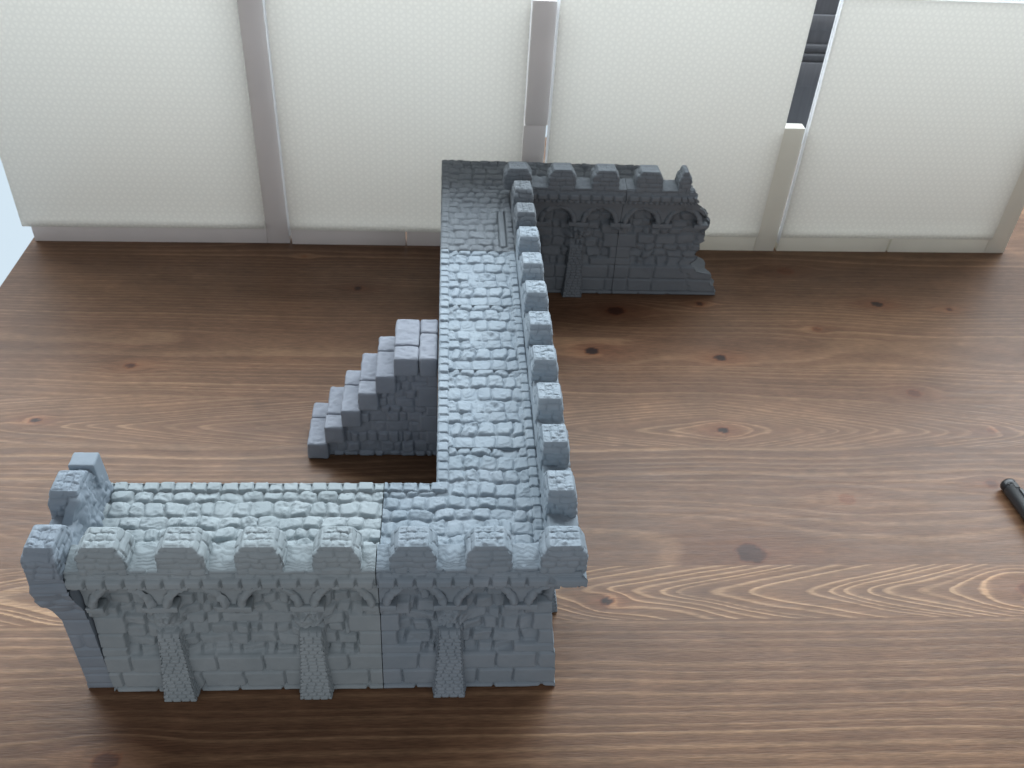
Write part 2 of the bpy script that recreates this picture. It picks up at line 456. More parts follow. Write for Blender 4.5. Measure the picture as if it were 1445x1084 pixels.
# --- buttress: splayed brick pier in front of a face
def buttress(parent, mat, u, tf, seed):
    z = np.linspace(0, 1.36, 150); pts = np.linspace(0, 1, 130)
    V = np.zeros((len(pts), len(z), 3))
    C = Courses(list(np.arange(0, 1.22, .070)) + [1.27, 1.45], .125, -2, 2, seed, .07)
    for j, zz in enumerate(z):
        t = zz / 1.28
        wf = .235 + (.150 - .235) * min(1, t ** .8); wr = wf + .055 + .01 * (1 - t)
        of = np.interp(zz, [0, .1, .8, 1.26, 1.28, 1.34, 1.36], [.305, .29, .165, .095, .10, .05, -.16]); ob = -.10
        # path: rear-left -> front-left -> front-right -> rear-right
        seg = np.interp(pts, [0, .25, .75, 1], [0, 1, 2, 3])
        a = np.clip(seg, 0, 1); b = np.clip(seg - 1, 0, 1); c = np.clip(seg - 2, 0, 1)
        uu = (-wr + a * (wr - wf)) + b * 2 * wf + c * (wr - wf)
        oo = ob + a * (of - ob) - c * (of - ob)
        V[:, j, 0] = uu; V[:, j, 1] = oo; V[:, j, 2] = zz
    path = np.where(pts[:, None] < .25, V[..., 1] - 1, np.where(pts[:, None] > .75, 1 - V[..., 1] + .5, V[..., 0]))
    A = C.ev(path, V[..., 2], .012)
    d = -.02 + .024 * rnd(A[0], .006, .014) + .004 * A[3][..., 0]
    side = (np.minimum(pts, 1 - pts) < .25)[:, None]
    V[..., 1] += np.where(side, d * .4, d)
    V[..., 0] += np.where(side, d * .9 * np.sign(pts - .5)[:, None], 0)
    X, Y, Z = tf(V[..., 0] + u, V[..., 1], V[..., 2])
    return mesh_obj('buttress', np.stack([X, Y, Z], -1).reshape(-1, 3), grid_faces(len(pts), len(z)), mat, parent)

def arch(parent, mat, u, tf, seed, half=0, ext=(-1, 1)):
    """blind arch ring of worn voussoirs"""
    n = 46; mth = 12
    t = np.linspace(np.pi, 0, n)
    if half < 0: t = np.linspace(np.pi, np.pi / 2, n // 2)
    if half > 0: t = np.linspace(np.pi / 2, 0, n // 2)
    ph = np.linspace(0, 2 * np.pi, mth + 1)
    T, PH = np.meshgrid(t, ph, indexing='ij')
    vs = rnd(np.abs(((T * 3.2) % 1) - .5) * .0 + np.minimum((T * 3.2) % 1, 1 - (T * 3.2) % 1) * .2, .01, .05)
    rr = .395 + .068 * np.cos(PH) * (.8 + .2 * vs); ct = abs(np.cos(T)); oo = .045 - .05 * (1 - ct) + .072 * np.sin(PH) * (.3 + .7 * ct) * (.7 + .3 * vs) + .045 * fbm(T * 4, PH * 1.3, seed)
    X, Y, Z = tf(u + rr * np.cos(T), oo, 1.965 + rr * np.sin(T))
    return mesh_obj('arch', np.stack([X, Y, Z], -1).reshape(-1, 3), grid_faces(*T.shape), mat, parent)

def impost(parent, mat, u, tf, seed, w0=.24, w1=.24):
    V, F = rbox(((w1 - w0) / 2, 0, 1.915), ((w0 + w1) / 2, .10, .055), .016, .03, .016, 8, seed)
    X, Y, Z = tf(V[:, 0] + u, -V[:, 1] + .0, V[:, 2])
    return mesh_obj('impost', np.stack([X, Y, Z], -1), F, mat, parent)

front = lambda y0: (lambda u, o, z: (u, y0 - o, z))                 # face looking at -y
right = lambda x0: (lambda u, o, z: (x0 + o, u, z))                 # face looking at +x
G = .006                                                             # half the gap between two modules

# ---- pale module, front left
GRP = 'printed castle wall modules'
t = thing('castle_wall', 'palest straight wall section with four merlons and two brick buttresses, front left', 'toy wall', (-4.5, .7, 0), GRP)
def rel(t):   # children are written in world pitches; undo the parent's offset
    for ch in t.children: ch.location = -t.location
u0, u1 = -6.5, -2.5 - G
P = face_params(u0, u1, 11, (1, 1), (-5.5, -3.5), (-6.5, -5.5, -4.5, -3.5, -2.5))
fa = wall_face(t, M_A, u0, u1, front(0), P, step=.012, fine=.015)
bk = plain_face(t, M_A, u0, u1, lambda u, o, z: (u, YW + o, z), 21)
end_cap(t, M_A, fa[0], bk[0]); end_cap(t, M_A, fa[1], bk[1], flip=True)
top_sheet(t, M_A, (u0, u1), (-LIP, YW), lambda X, Y: -Y, layout(u0, u1, -.3, YW, 31, lambda X, Y: X > 1e9, gut=False), 31)
for k, x in enumerate((-6, -5, -4, -3)): merlon(t, M_A, x, 0, (0, -1), 40 + k)
for x in (-5.5, -3.5): buttress(t, M_A, x, front(0), int(50 - x))
for x in (-6, -5, -4, -3): arch(t, M_A, x, front(0), int(60 - x))
for x in (-5.5, -4.5, -3.5): impost(t, M_A, x, front(0), int(70 - x))
impost(t, M_A, -6.5, front(0), 77, 0, .24); impost(t, M_A, -2.5 - G, front(0), 78, .24, 0)
rel(t)

# ---- near corner
t = thing('castle_wall_corner', 'blue grey corner wall section with one buttress at the near right corner', 'toy wall', (-.8, .8, 0), GRP)
u0, u1 = -2.5 + G, 0.
P = face_params(u0, u1, 12, (1, 1), (-1.5,), (-2.5, -1.5, -.5))
cor = (om, .35)
fa = wall_face(t, M_B, u0, u1, front(0), P, e1=cor, step=.012, fine=.015)
P2 = face_params(0, 2.5 - G, 13, (1, 1), (1.5,), (.5, 1.5, 2.5))
fb = wall_face(t, M_B, 0, 2.5 - G, right(0), P2, e0=cor, step=.03, fine=.03)
b1 = plain_face(t, M_B, u0, -YW, lambda u, o, z: (u, YW + o, z), 22)
b2 = plain_face(t, M_B, YW, 2.5 - G, lambda u, o, z: (-YW - o, u, z), 23)
end_cap(t, M_B, fa[0], b1[0]); end_cap(t, M_B, fb[1], b2[1], flip=True)
top_sheet(t, M_B, (u0, LIP), (-LIP, 2.5 - G), lambda X, Y: np.maximum(-Y, X), layout(u0, .3, -.3, 2.5, 32, lambda X, Y: (X > -Y), gut=True), 32)
merlon(t, M_B, 0, 0, (0, -1), 81, a=.213)
for k, x in enumerate((-1, -2)): merlon(t, M_B, x, 0, (0, -1), 82 + k)
for k, y in enumerate((1, 2)): merlon(t, M_B, 0, y, (1, 0), 85 + k)
buttress(t, M_B, -1.5, front(0), 91); buttress(t, M_B, 1.5, right(0), 92)
for x in (-2, -1): arch(t, M_B, x, front(0), int(95 - x))
arch(t, M_B, 0, front(0), 94, -1)
for y in (1, 2): arch(t, M_B, y, right(0), int(99 + y))
arch(t, M_B, 0, right(0), 98, 1)
for x in (-1.5, -.5): impost(t, M_B, x, front(0), int(103 - x))
impost(t, M_B, u0, front(0), 102, 0, .24)
for y in (.5, 1.5): impost(t, M_B, y, right(0), int(107 + y))
rel(t)

# ---- three straight sections running away from the camera
labs = ['straight wall section with two merlons, nearest of three alike, joined to the near corner',
        'straight wall section with two merlons, middle of three alike, with the stairs at its side',
        'straight wall section with two merlons, farthest of three alike, against the dark far corner']
first = None
for k in range(3):
    y0 = 2.5 + 2 * k + G; y1 = 4.5 + 2 * k - G
    if first is None:
        t = thing('castle_wall', labs[0], 'toy wall', (-.7, y0 + 1, 0), GRP)
        P = face_params(y0, y1, 14, (1, 1), (3.5,), (2.5, 3.5, 4.5))
        fa = wall_face(t, M_C, y0, y1, right(0), P, step=.03, fine=.03)
        bk = plain_face(t, M_C, y0, y1, lambda u, o, z: (-YW - o, u, z), 24)
        end_cap(t, M_C, fa[0], bk[0]); end_cap(t, M_C, fa[1], bk[1], flip=True)
        top_sheet(t, M_C, (-YW, LIP), (y0, y1), lambda X, Y: X, layout(-1.8, .3, 2.5, 4.5, 33, lambda X, Y: X < 1e9, row=.285, w=(.25, .27, .24, .28)), 33, rough=1.1)
        for q, y in enumerate((3, 4)): merlon(t, M_C, 0, y, (1, 0), 121 + q)
        buttress(t, M_C, 3.5, right(0), 125)
        for y in (3, 4): arch(t, M_C, y, right(0), 126 + y)
        impost(t, M_C, 3.5, right(0), 131); impost(t, M_C, y0, right(0), 132, 0, .24); impost(t, M_C, y1, right(0), 133, .24, 0)
        rel(t); first = t
    else:
        c = first.copy(); col.objects.link(c); c.location.y += 2 * k * S; c['label'] = labs[k]
        for ch in first.children:
            d = ch.copy(); col.objects.link(d); d.parent = c

# ---- far corner, darker and smoother
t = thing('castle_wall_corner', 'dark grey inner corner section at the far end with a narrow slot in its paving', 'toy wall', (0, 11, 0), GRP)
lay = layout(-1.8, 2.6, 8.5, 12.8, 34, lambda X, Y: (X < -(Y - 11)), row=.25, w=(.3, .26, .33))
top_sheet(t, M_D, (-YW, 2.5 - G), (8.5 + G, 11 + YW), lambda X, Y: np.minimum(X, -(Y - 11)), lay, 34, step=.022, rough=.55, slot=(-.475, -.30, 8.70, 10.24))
P = face_params(0, 2.5 - G, 15, (0, 1), (1.5,), (.5, 1.5, 2.5))
fa = wall_face(t, M_D, 0, 2.5 - G, front(11), P, step=.022)
P = face_params(8.5 + G, 11, 16, (1, 0), (9.5,), (8.5, 9.5, 10.5))
fb = wall_face(t, M_D, 8.5 + G, 11, right(0), P, step=.03, fine=.03)
b1 = plain_face(t, M_D, -YW, 2.5 - G, lambda u, o, z: (u, 11 + YW + o, z), 25)
b2 = plain_face(t, M_D, 8.5 + G, 11 + YW, lambda u, o, z: (-YW - o, u, z), 26)
end_cap(t, M_D, fa[1], b1[1], flip=True); end_cap(t, M_D, fb[0], b2[0])
merlon(t, M_D, 0, 11, (0, -1), 141, smooth_top=True)
for k, x in enumerate((1, 2)): merlon(t, M_D, x, 11, (0, -1), 142 + k, smooth_top=True)
for k, y in enumerate((9, 10)): merlon(t, M_D, 0, y, (1, 0), 145 + k)
buttress(t, M_D, 1.5, front(11), 151); buttress(t, M_D, 9.5, right(0), 152)
for x in (1, 2): arch(t, M_D, x, front(11), 153 + x)
for y in (9, 10): arch(t, M_D, y, right(0), 150 + y)
for x in (.5, 1.5): impost(t, M_D, x, front(11), int(163 + x))
impost(t, M_D, 2.5 - G, front(11), 166, .24, 0)
rel(t)

# ---- broken end
t = thing('ruined_castle_wall', 'dark grey wall section with a jagged broken right end, far right', 'toy wall', (3.6, 11.6, 0), GRP)
UE = 4.4
def ue(z):
    e = np.interp(z, [0, .085, .10, .28, .30, .60, .625, .65, .80, 1.05, 1.25, 1.5, 1.8, 2.0, 2.15, 2.3, 2.45, 2.6, 2.8, 2.94],
                  [5.12, 5.12, 5.08, 5.06, 4.94, 4.92, 4.86, 4.54, 4.48, 4.5, 4.56, 4.60, 4.63, 4.64, 4.55, 4.46, 4.35, 4.20, 4.10, 4.05])
    return e - UE + .06 * noise(z * 13, z * 0, 7) * (z > .62) + .03 * noise(z * 27, z * 0, 8) * (z > .62)
P = face_params(2.5 + G, UE, 17, (1, 0), (), (2.5, 3.5, 4.5))
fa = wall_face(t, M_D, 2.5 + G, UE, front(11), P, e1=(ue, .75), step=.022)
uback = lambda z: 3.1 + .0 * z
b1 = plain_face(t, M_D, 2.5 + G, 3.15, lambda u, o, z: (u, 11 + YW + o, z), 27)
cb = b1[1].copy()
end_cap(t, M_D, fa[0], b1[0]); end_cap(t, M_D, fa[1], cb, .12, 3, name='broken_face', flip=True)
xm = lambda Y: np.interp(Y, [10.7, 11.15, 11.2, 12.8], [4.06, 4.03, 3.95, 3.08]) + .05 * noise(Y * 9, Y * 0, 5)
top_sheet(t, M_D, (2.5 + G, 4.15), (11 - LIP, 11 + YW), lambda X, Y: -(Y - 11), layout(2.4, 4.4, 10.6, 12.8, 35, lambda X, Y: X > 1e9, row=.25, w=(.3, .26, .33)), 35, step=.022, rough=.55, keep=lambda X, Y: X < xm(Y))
merlon(t, M_D, 3, 11, (0, -1), 171, smooth_top=True)
merlon(t, M_D, 3.82, 11, (0, -1), 173, a=.05, a2=.145, zt=3.385, name='broken_merlon')
for x in (3, 4): arch(t, M_D, x, front(11), 174 + x)
impost(t, M_D, 3.5, front(11), 181); impost(t, M_D, 2.5 + G, front(11), 182, 0, .24); impost(t, M_D, 4.5, front(11), 183, .24, .10)
rel(t)

# ---- side wall closing the left end, seen on its end
t = thing('castle_end_wall', 'slate blue narrow wall piece turned sideways against the left end', 'toy wall', (-6.7, .7, 0), GRP)
XC = -6.675; YC = -.02
omx = lambda z: np.interp(z, [0, .12, .13, 1.66, 1.90, 2.02, 2.15, 2.30, 2.35, 2.55, 2.70, 2.94], [.23, .23, .215, .215, .27, .30, .36, .37, .34, .34, .30, .285])
omy = lambda z: np.interp(z, [0, 1.66, 1.90, 2.0, 2.2, 2.5, 2.56, 2.94], [.03, .03, .06, .09, .17, .25, .265, .27])
CE = Courses([0, .13, .36, .52, .80, 1.0, 1.32, 1.66, 1.90, 2.10, 2.30, 2.52, 2.72, 3.1], [3., 3., 3., 3., 3., 3., 3., .3, .22, .2, .26, .22, .3], -12, 4, 5, .2)
def end_sheet(side):
    z = zrows(.02)
    u = np.linspace(XC, -6.525, 34) if side == 'front' else np.linspace(YC, 1.62, 60)
    U, Z = np.meshgrid(u, z, indexing='ij')
    A = CE.ev(U + (0 if side == 'front' else 5), Z + .008 * noise(U * 4, Z * 5, 45), .04)
    o = -.03 + .036 * rnd(A[0], .004, .03) + .008 * fbm(U * 8, Z * 6, 44) + (Z > 1.7) * (.02 * A[3][..., 0] + .03 * fbm(U * 6, Z * 5, 46))
    if side == 'front':
        e = sstep(XC, XC + .03, U)
        X = U - (1 - sstep(XC, -6.53, U)) * omx(Z); Y = YC - omy(Z) - o * e
        lip = np.stack([X[:, -1:], Y[:, -1:] + .25, Z[:, -1:] - .005], -1)
    else:
        e = sstep(YC, YC + .03, U)
        Y = U - (1 - sstep(YC, YC + .5, U)) * omy(Z); X = XC - omx(Z) - o * e
        lip = np.stack([X[:, -1:] + .25, Y[:, -1:], Z[:, -1:] - .005], -1)
    XYZ = np.concatenate([np.stack([X, Y, Z], -1), lip], 1)
    mesh_obj('outer_face', XYZ.reshape(-1, 3), grid_faces(len(u), XYZ.shape[1]), M_F, t)
end_sheet('front'); end_sheet('left')
# inner side: rough rock face rising above the paving
def inner_rock(parent, mat):
    y = np.linspace(-.24, 1.62, 110); z = np.linspace(0, 3.02, 130)
    Yg, Z = np.meshgrid(y, z, indexing='ij')
    r = fbm(Yg * 4, Z * 4, 201, 5); r2 = abs(fbm(Yg * 7, Z * 7, 203, 4))
    X = -6.525 + np.where(Z > 2.55, .035 * r + .06 * r2 + .05 * sstep(2.9, 2.6, Z) - .06 * sstep(2.85, 3.02, Z), 0)
    X = np.where(Yg < .0, np.minimum(X, -6.51 + .012 * r), X)
    Yg = np.maximum(Yg, YC - omy(Z) - .0)
    V = np.stack([X, Yg, Z], -1)
    # roll the top over on to the sill
    lip = V[:, -1:].copy(); lip[..., 0] -= .30; lip[..., 2] -= .03 + .0 * lip[..., 2]
    lip2 = V[:, -1:].copy(); lip2[..., 0] = XC - .275; lip2[..., 2] = 2.925
    V = np.concatenate([V, lip, lip2], 1)
    mesh_obj('inner_face', V.reshape(-1, 3), grid_faces(len(y), V.shape[1], None, True)[:, ::-1], mat, parent)
inner_rock(t, M_F)
bk = plain_face(t, M_F, XC - .04, -6.53, lambda u, o, z: (u, 1.62 + o, z), 29, name='end_face')
merlon(t, M_F, XC, YC, (-1, 0), 191, a=.204)
merlon(t, M_F, XC, .98, (-1, 0), 192)
V, F = rbox((XC + .03, 1.42, 3.09), (.20, .16, .27), .03, .03, .01, 8, 5, taper=.12)
mesh_obj('merlon', V, F, M_F, t)
# rough shoulder that joins the merlons on the walkway side
def shoulder(y0, y1, seed):
    y = np.linspace(y0, y1, 50); s_ = np.linspace(0, 1, 46)
    Yg, T = np.meshgrid(y, s_, indexing='ij')
    e = np.minimum(sstep(y0, y0 + .36, Yg), 1 - sstep(y1 - .2, y1, Yg))
    Z = 2.55 + T * (.42 + .34 * e)
    X = -6.47 - .075 * T * T + .10 * abs(fbm(Yg * 7, Z * 5, seed, 5)) + .05 * fbm(Yg * 3.5, Z * 3, seed + 1, 4)
    X -= .10 * (1 - e) * T; X[:, -1] -= .12; X[0] -= .15; X[-1] -= .15
    mesh_obj('rock_facing', np.stack([X, Yg, Z], -1).reshape(-1, 3), grid_faces(50, 46), M_F, t)
shoulder(.40, 1.60, 301); shoulder(.03, .33, 305)
rel(t)

# ------------------------------------------------------------------ stairs
t = thing('stone_staircase', 'grey staircase of six block steps leaning against the long wall', 'toy stairs', (-3, 5.5, 0))
xs = [-4.235, -3.875, -3.545, -3.205, -2.87, -2.535, -2.075, -1.735]
zt = [.40, .825, 1.245, 1.665, 2.07, 2.485, 2.485]
Y0, Y1 = 4.92, 6.19
for k in range(7):
    x0, x1 = xs[k], xs[k + 1]
    x1e = x1 + (.05 if k < 5 else -.0)
    zb = 0 if k == 0 else zt[k] - .42
    sp = [.80, .42, .80, .42, .80, .42, .80][k] if k != 6 else .82
    for (a, b) in ((Y0, Y0 + sp), (Y0 + sp, Y1)):
        V, F = rbox(((x0 + x1e) / 2, (a + b) / 2, (zb + zt[k]) / 2), ((x1e - x0) / 2 - .004, (b - a) / 2 - .004, (zt[k] - zb) / 2), .052, .026, .016, 7, 400 + k * 2 + (a > Y0), top=.022)
        mesh_obj('step', V, F, M_T, t)
def stair_side(yy, sgn, seed):
    u = np.linspace(-4.20, -1.75, 150); z = np.linspace(0, 2.3, 140)
    U, Z = np.meshgrid(u, z, indexing='ij')
    zr = [0, .115]; rr = random.Random(seed)
    while zr[-1] < 2.5: zr.append(zr[-1] + .15 + .12 * rr.random())
    C = Courses(zr, [.2, .25, .14, .3, .22], -6, 0, seed, .55)
    A = C.ev(U + .025 * noise(U * 4, Z * 4, seed), Z + .02 * noise(U * 5, Z * 5, seed + 1) * (Z > .14), .04)
    o = -.07 + rnd(A[0], .006, .04) * (.045 + .035 * A[3][..., 0]) + .018 * fbm(U * 7, Z * 7, seed + 2, 4)
    for za, zb_, ln in ((.35, .70, .20), (.70, 1.08, .33), (1.08, 1.30, .2), (1.30, 1.78, .36), (1.78, 2.06, .18)):
        q = np.minimum(ln - (-1.75 - U), (zb_ - za) / 2 - abs(Z - (za + zb_) / 2))
        o = np.where(q > 0, np.maximum(o, -.03 + .045 * rnd(q, .004, .03)), o)
    top = np.array(zt)[np.clip(np.searchsorted(xs, U) - 1, 0, 6)]
    ok = (Z < top - .16) & (U > xs[0] + .05)
    mesh_obj('side_wall', np.stack([U, yy - sgn * o, Z], -1).reshape(-1, 3), grid_faces(150, 140, ok, sgn < 0), M_T, t)
stair_side(5.0, 1, 431); stair_side(6.13, -1, 441)
rel(t)

# ------------------------------------------------------------------ table
BY = [-6.0, -3.4, -2.0, 1.10, 2.25, 4.35, 5.35, 6.75, 8.0, 9.05, 11.75, 13.4, 15.4, 18.2, 20.0]
TX0, TX1 = -12.1, 20.0
KN = [(1.74, 8.53, .20, 1), (4.68, 8.32, .17, 1), (4.19, 5.84, .13, 1), (8.8, 7.1, .20, .55), (9.23, 10.62, .17, 1), (11.04, 10.43, .12, .8),
      (4.67, 10.5, .12, .9), (3.93, 2.52, .34, .8), (1.16, 1.49, .12, 1), (6.15, 3.86, .2, .4), (7.3, 12.1, .26, .35), (2.52, 10.15, .26, .8),
      (-9.71, 6.03, .11, 1), (-8.32, 7.81, .14, .8), (-3.74, 10.96, .13, .9), (-6.32, -1.23, .22, .7), (7.31, 9.49, .12, .5), (9.25, 4.28, .16, .6),
      (8.7, 1.66, .22, .6), (10.0, 5.87, .12, .5), (-5.2, 12.4, .1, .3), (14.5, 6.5, .2, .8), (-10.9, 2.6, .2, .7), (13.2, 14.6, .2, .7)]
# pith y offset, depth, tilt, frequency per board
BD = [(.9, 1.2, .02, 5.5), (.3, 1.4, .02, 5.5), (-2.4, .35, .016, 5.6), (.56, .02, .20, 10.0), (.2, 1.9, .02, 8), (1.6, 1.2, .015, 6.5), (.50, .02, .20, 11),
      (-1.1, 1.5, .03, 9.5), (.9, 2.0, .01, 8), (-.4, .9, .02, 10), (1.3, .35, .012, 6.0), (.9, .5, .05, 7), (.5, 1.5, .02, 8), (.6, .2, .05, 8)]
BC = [.5, .58, .62, 1.3, .52, .72, .65, .5, .45, .5, .6, .5, .5, .6]
def table():
    st = .075
    Vs = []; Fs = []; ring = []; knot = []; tone = []; cont = []; n = 0
    xs_ = np.arange(TX0, TX1 + st, st)
    for b in range(len(BY) - 1):
        y0, y1 = BY[b], BY[b + 1]
        ys_ = np.linspace(y0, y1, max(3, int((y1 - y0) / (st * .6)) + 1))
        X, Y = np.meshgrid(xs_, ys_, indexing='ij')
        yo, dep, tl, fr = BD[b]
        ye = Y.copy(); km = np.zeros_like(X); push = np.zeros_like(X)
        for (kx, ky, kr, kd) in KN:
            if not (y0 - .25 < ky < y1 + .25): continue
            dx = (X - kx); dy = (Y - ky)
            r2 = (dx / 2.3) ** 2 + dy ** 2
            R = kr * 1.25
            ye = ye - dy * np.clip(R * R / np.maximum(r2, R * R * .8), 0, 1) * np.exp(-r2 / (R * 7) ** 2)
            rr = np.hypot(dx / 1.25, dy) / (kr * .72) + .12 * noise(X * 8, Y * 8, 77)
            km = np.maximum(km, kd * (1 - sstep(.75, 1.15, rr)))
            km = np.maximum(km, .22 * kd * np.exp(-((dx / 2.4) ** 2 + dy ** 2) / (kr * 1.7) ** 2))
        d = dep + tl * (X - 8.6 if b == 3 else X - 4.2 if b == 6 else X + 2) + .10 * noise(X * .18, Y * .3 + b * 9, 5) + .04 * noise(X * .5, Y * .7 + b * 9, 6)
        dy_ = ye - (y0 + yo)
        wob = .25 * noise(X * .35, Y * 1.2 + b * 7, 7) + .5 * noise(X * .07, Y * .3 + b * 5, 8)
        if b in (3, 6):                                  # plain-sawn boards: nested pointed arches
            sg = -1 if b == 3 else 1
            cx_ = 8.7 if b == 3 else 4.2
            tp = tl * np.sqrt((X - cx_) ** 2 + .25)
            rg = (np.sqrt(dy_ ** 2 + .012) + tp * (1 if b == 3 else np.where(X > cx_, 1, .55))) * fr + 1.5 * wob + .35 * noise(X * .8, Y * 3, 9)
        else:
            rg = np.sqrt(dy_ ** 2 + d * d) * fr + wob + b * 3.37
        rg = rg + .55 * noise(rg * .55, rg * 0 + b, 10) + .25 * noise(rg * 1.3, rg * 0 + b, 11)
        Vs.append(np.stack([X, Y, np.zeros_like(X)], -1).reshape(-1, 3)); Fs.append(grid_faces(len(xs_), len(ys_)) + n); n += X.size
        ring.append(rg.ravel()); knot.append(km.ravel()); cont.append(np.full(X.size, BC[b]))
        tone.append((np.full(X.size, random.Random(b + 3).random()) + .35 * noise(X.ravel() * .22, Y.ravel() * 1.1, 61)))
    V = np.concatenate(Vs); F = np.concatenate(Fs)
    m, nt, bs = newmat('stained_pine')
    L = nt.links.new
    geo = N(nt, 'ShaderNodeNewGeometry')
    at = {k: N(nt, 'ShaderNodeAttribute', attribute_name=k) for k in ('ring', 'knot', 'tone', 'contrast')}
    mp = N(nt, 'ShaderNodeMapping'); mp.inputs['Scale'].default_value = (10, 150, 10)
    L(geo.outputs['Position'], mp.inputs['Vector'])
    fib = N(nt, 'ShaderNodeTexNoise', Scale=1.6, Detail=5., Roughness=.65); L(mp.outputs[0], fib.inputs['Vector'])
    mp2 = N(nt, 'ShaderNodeMapping'); mp2.inputs['Scale'].default_value = (60, 700, 10)
    L(geo.outputs['Position'], mp2.inputs['Vector'])
    fib2 = N(nt, 'ShaderNodeTexNoise', Scale=1.5, Detail=3., Roughness=.6); L(mp2.outputs[0], fib2.inputs['Vector'])
    def math_(op, a, b=None, c=None):
        k = N(nt, 'ShaderNodeMath', operation=op)
        for i, q in enumerate((a, b, c)):
            if q is None: continue
            if isinstance(q, (int, float)): k.inputs[i].default_value = q
            else: L(q, k.inputs[i])
        return k.outputs[0]
    jit = math_('MULTIPLY_ADD', fib.outputs['Fac'], .30, at['ring'].outputs['Fac'])
    fr_ = math_('FRACT', jit)
    wn = N(nt, 'ShaderNodeTexWhiteNoise', noise_dimensions='1D'); L(math_('FLOOR', jit), wn.inputs['W'])
    each = math_('MULTIPLY_ADD', wn.outputs['Value'], .75, .4)
    # light latewood line: slow rise, sharp fall
    ramp = N(nt, 'ShaderNodeValToRGB'); e = ramp.color_ramp.elements
    e[0].position = 0; e[0].color = (.55, .55, .55, 1); e[1].position = .10; e[1].color = (0, 0, 0, 1)
    for p, v in ((.50, .10), (.70, .35), (.80, .9), (.93, 1.), (1., .6)):
        q = ramp.color_ramp.elements.new(p); q.color = (v, v, v, 1)
    L(fr_, ramp.inputs['Fac'])
    # grain contrast waxes and wanes across the board
    big = N(nt, 'ShaderNodeTexNoise', Scale=1., Detail=2.)
    mp3 = N(nt, 'ShaderNodeMapping'); mp3.inputs['Scale'].default_value = (2.5, 14, 1); L(geo.outputs['Position'], mp3.inputs['Vector']); L(mp3.outputs[0], big.inputs['Vector'])
    ctr = N(nt, 'ShaderNodeMapRange'); L(big.outputs['Fac'], ctr.inputs['Value'])
    for i, v in ((1, .3), (2, .68), (3, .35), (4, 1.)): ctr.inputs[i].default_value = v
    gl = math_('MULTIPLY', math_('MULTIPLY', math_('MULTIPLY', ramp.outputs['Color'], each), ctr.outputs[0]), at['contrast'].outputs['Fac'])
    mixa = N(nt, 'ShaderNodeMix', data_type='RGBA'); mixa.inputs[6].default_value = (.142, .078, .045, 1); mixa.inputs[7].default_value = (.37, .24, .14, 1)
    L(gl, mixa.inputs[0])
    # board tone: redder / darker
    mixb = N(nt, 'ShaderNodeMix', data_type='RGBA', blend_type='MULTIPLY'); mixb.inputs[0].default_value = 1
    tr = N(nt, 'ShaderNodeValToRGB'); tr.color_ramp.elements[0].color = (.80, .74, .72, 1); tr.color_ramp.elements[1].color = (1.18, 1.12, 1.06, 1)
    L(at['tone'].outputs['Fac'], tr.inputs['Fac']); L(mixa.outputs[2], mixb.inputs[6]); L(tr.outputs[0], mixb.inputs[7])
    # fine fibres
    fr2 = N(nt, 'ShaderNodeMapRange'); L(fib2.outputs['Fac'], fr2.inputs['Value'])
    for i, v in ((1, .3), (2, .7), (3, .70), (4, 1.24)): fr2.inputs[i].default_value = v
    mot = N(nt, 'ShaderNodeTexNoise', Scale=1., Detail=5., Roughness=.62)
    mp4 = N(nt, 'ShaderNodeMapping'); mp4.inputs['Scale'].default_value = (22, 55, 1); L(geo.outputs['Position'], mp4.inputs['Vector']); L(mp4.outputs[0], mot.inputs['Vector'])
    mr = N(nt, 'ShaderNodeMapRange'); L(mot.outputs['Fac'], mr.inputs['Value'])
    for i, v in ((1, .3), (2, .7), (3, .82), (4, 1.18)): mr.inputs[i].default_value = v
    vm = N(nt, 'ShaderNodeVectorMath', operation='SCALE'); L(mixb.outputs[2], vm.inputs[0]); L(math_('MULTIPLY', fr2.outputs[0], mr.outputs[0]), vm.inputs['Scale'])
    # knots: red-brown halo, dark heart
    kr = N(nt, 'ShaderNodeValToRGB'); e = kr.color_ramp.elements
    e[0].color = (1, 1, 1, 1); e[1].position = 1; e[1].color = (.13, .10, .12, 1)
    q = kr.color_ramp.elements.new(.30); q.color = (1.0, .74, .60, 1); q = kr.color_ramp.elements.new(.6); q.color = (.60, .40, .33, 1)
    L(at['knot'].outputs['Fac'], kr.inputs['Fac'])
    mixk = N(nt, 'ShaderNodeMix', data_type='RGBA', blend_type='MULTIPLY'); mixk.inputs[0].default_value = 1
    L(vm.outputs[0], mixk.inputs[6]); L(kr.outputs[0], mixk.inputs[7])
    L(mixk.outputs[2], bs.inputs['Base Color'])
    rg = N(nt, 'ShaderNodeMapRange'); L(fib.outputs['Fac'], rg.inputs['Value'])
    for i, v in ((1, .25), (2, .75), (3, .30), (4, .48)): rg.inputs[i].default_value = v
    L(rg.outputs[0], bs.inputs['Roughness']); bs.inputs['Specular IOR Level'].default_value = .24
    hsum = math_('MULTIPLY_ADD', gl, .5, fib2.outputs['Fac'])
    bp = N(nt, 'ShaderNodeBump', Strength=.22, Distance=.0006); L(hsum, bp.inputs['Height']); L(bp.outputs[0], bs.inputs['Normal'])
    o = mesh_obj('table', V, F, m)
    me = o.data
    for k, a in (('ring', ring), ('knot', knot), ('tone', tone), ('contrast', cont)):
        A = me.attributes.new(k, 'FLOAT', 'POINT'); A.data.foreach_set('value', np.concatenate(a).astype(np.float32))
    o['label'] = 'brown stained pine tabletop with pale grain lines and dark knots under everything'; o['category'] = 'table'
    # edge and underside of the slab
    z0, z1 = -.75, -.002
    y0, y1 = BY[0], BY[-1]
    vv = [(TX0, y0, z0), (TX1, y0, z0), (TX1, y1, z0), (TX0, y1, z0), (TX0, y0, z1), (TX1, y0, z1), (TX1, y1, z1), (TX0, y1, z1)]
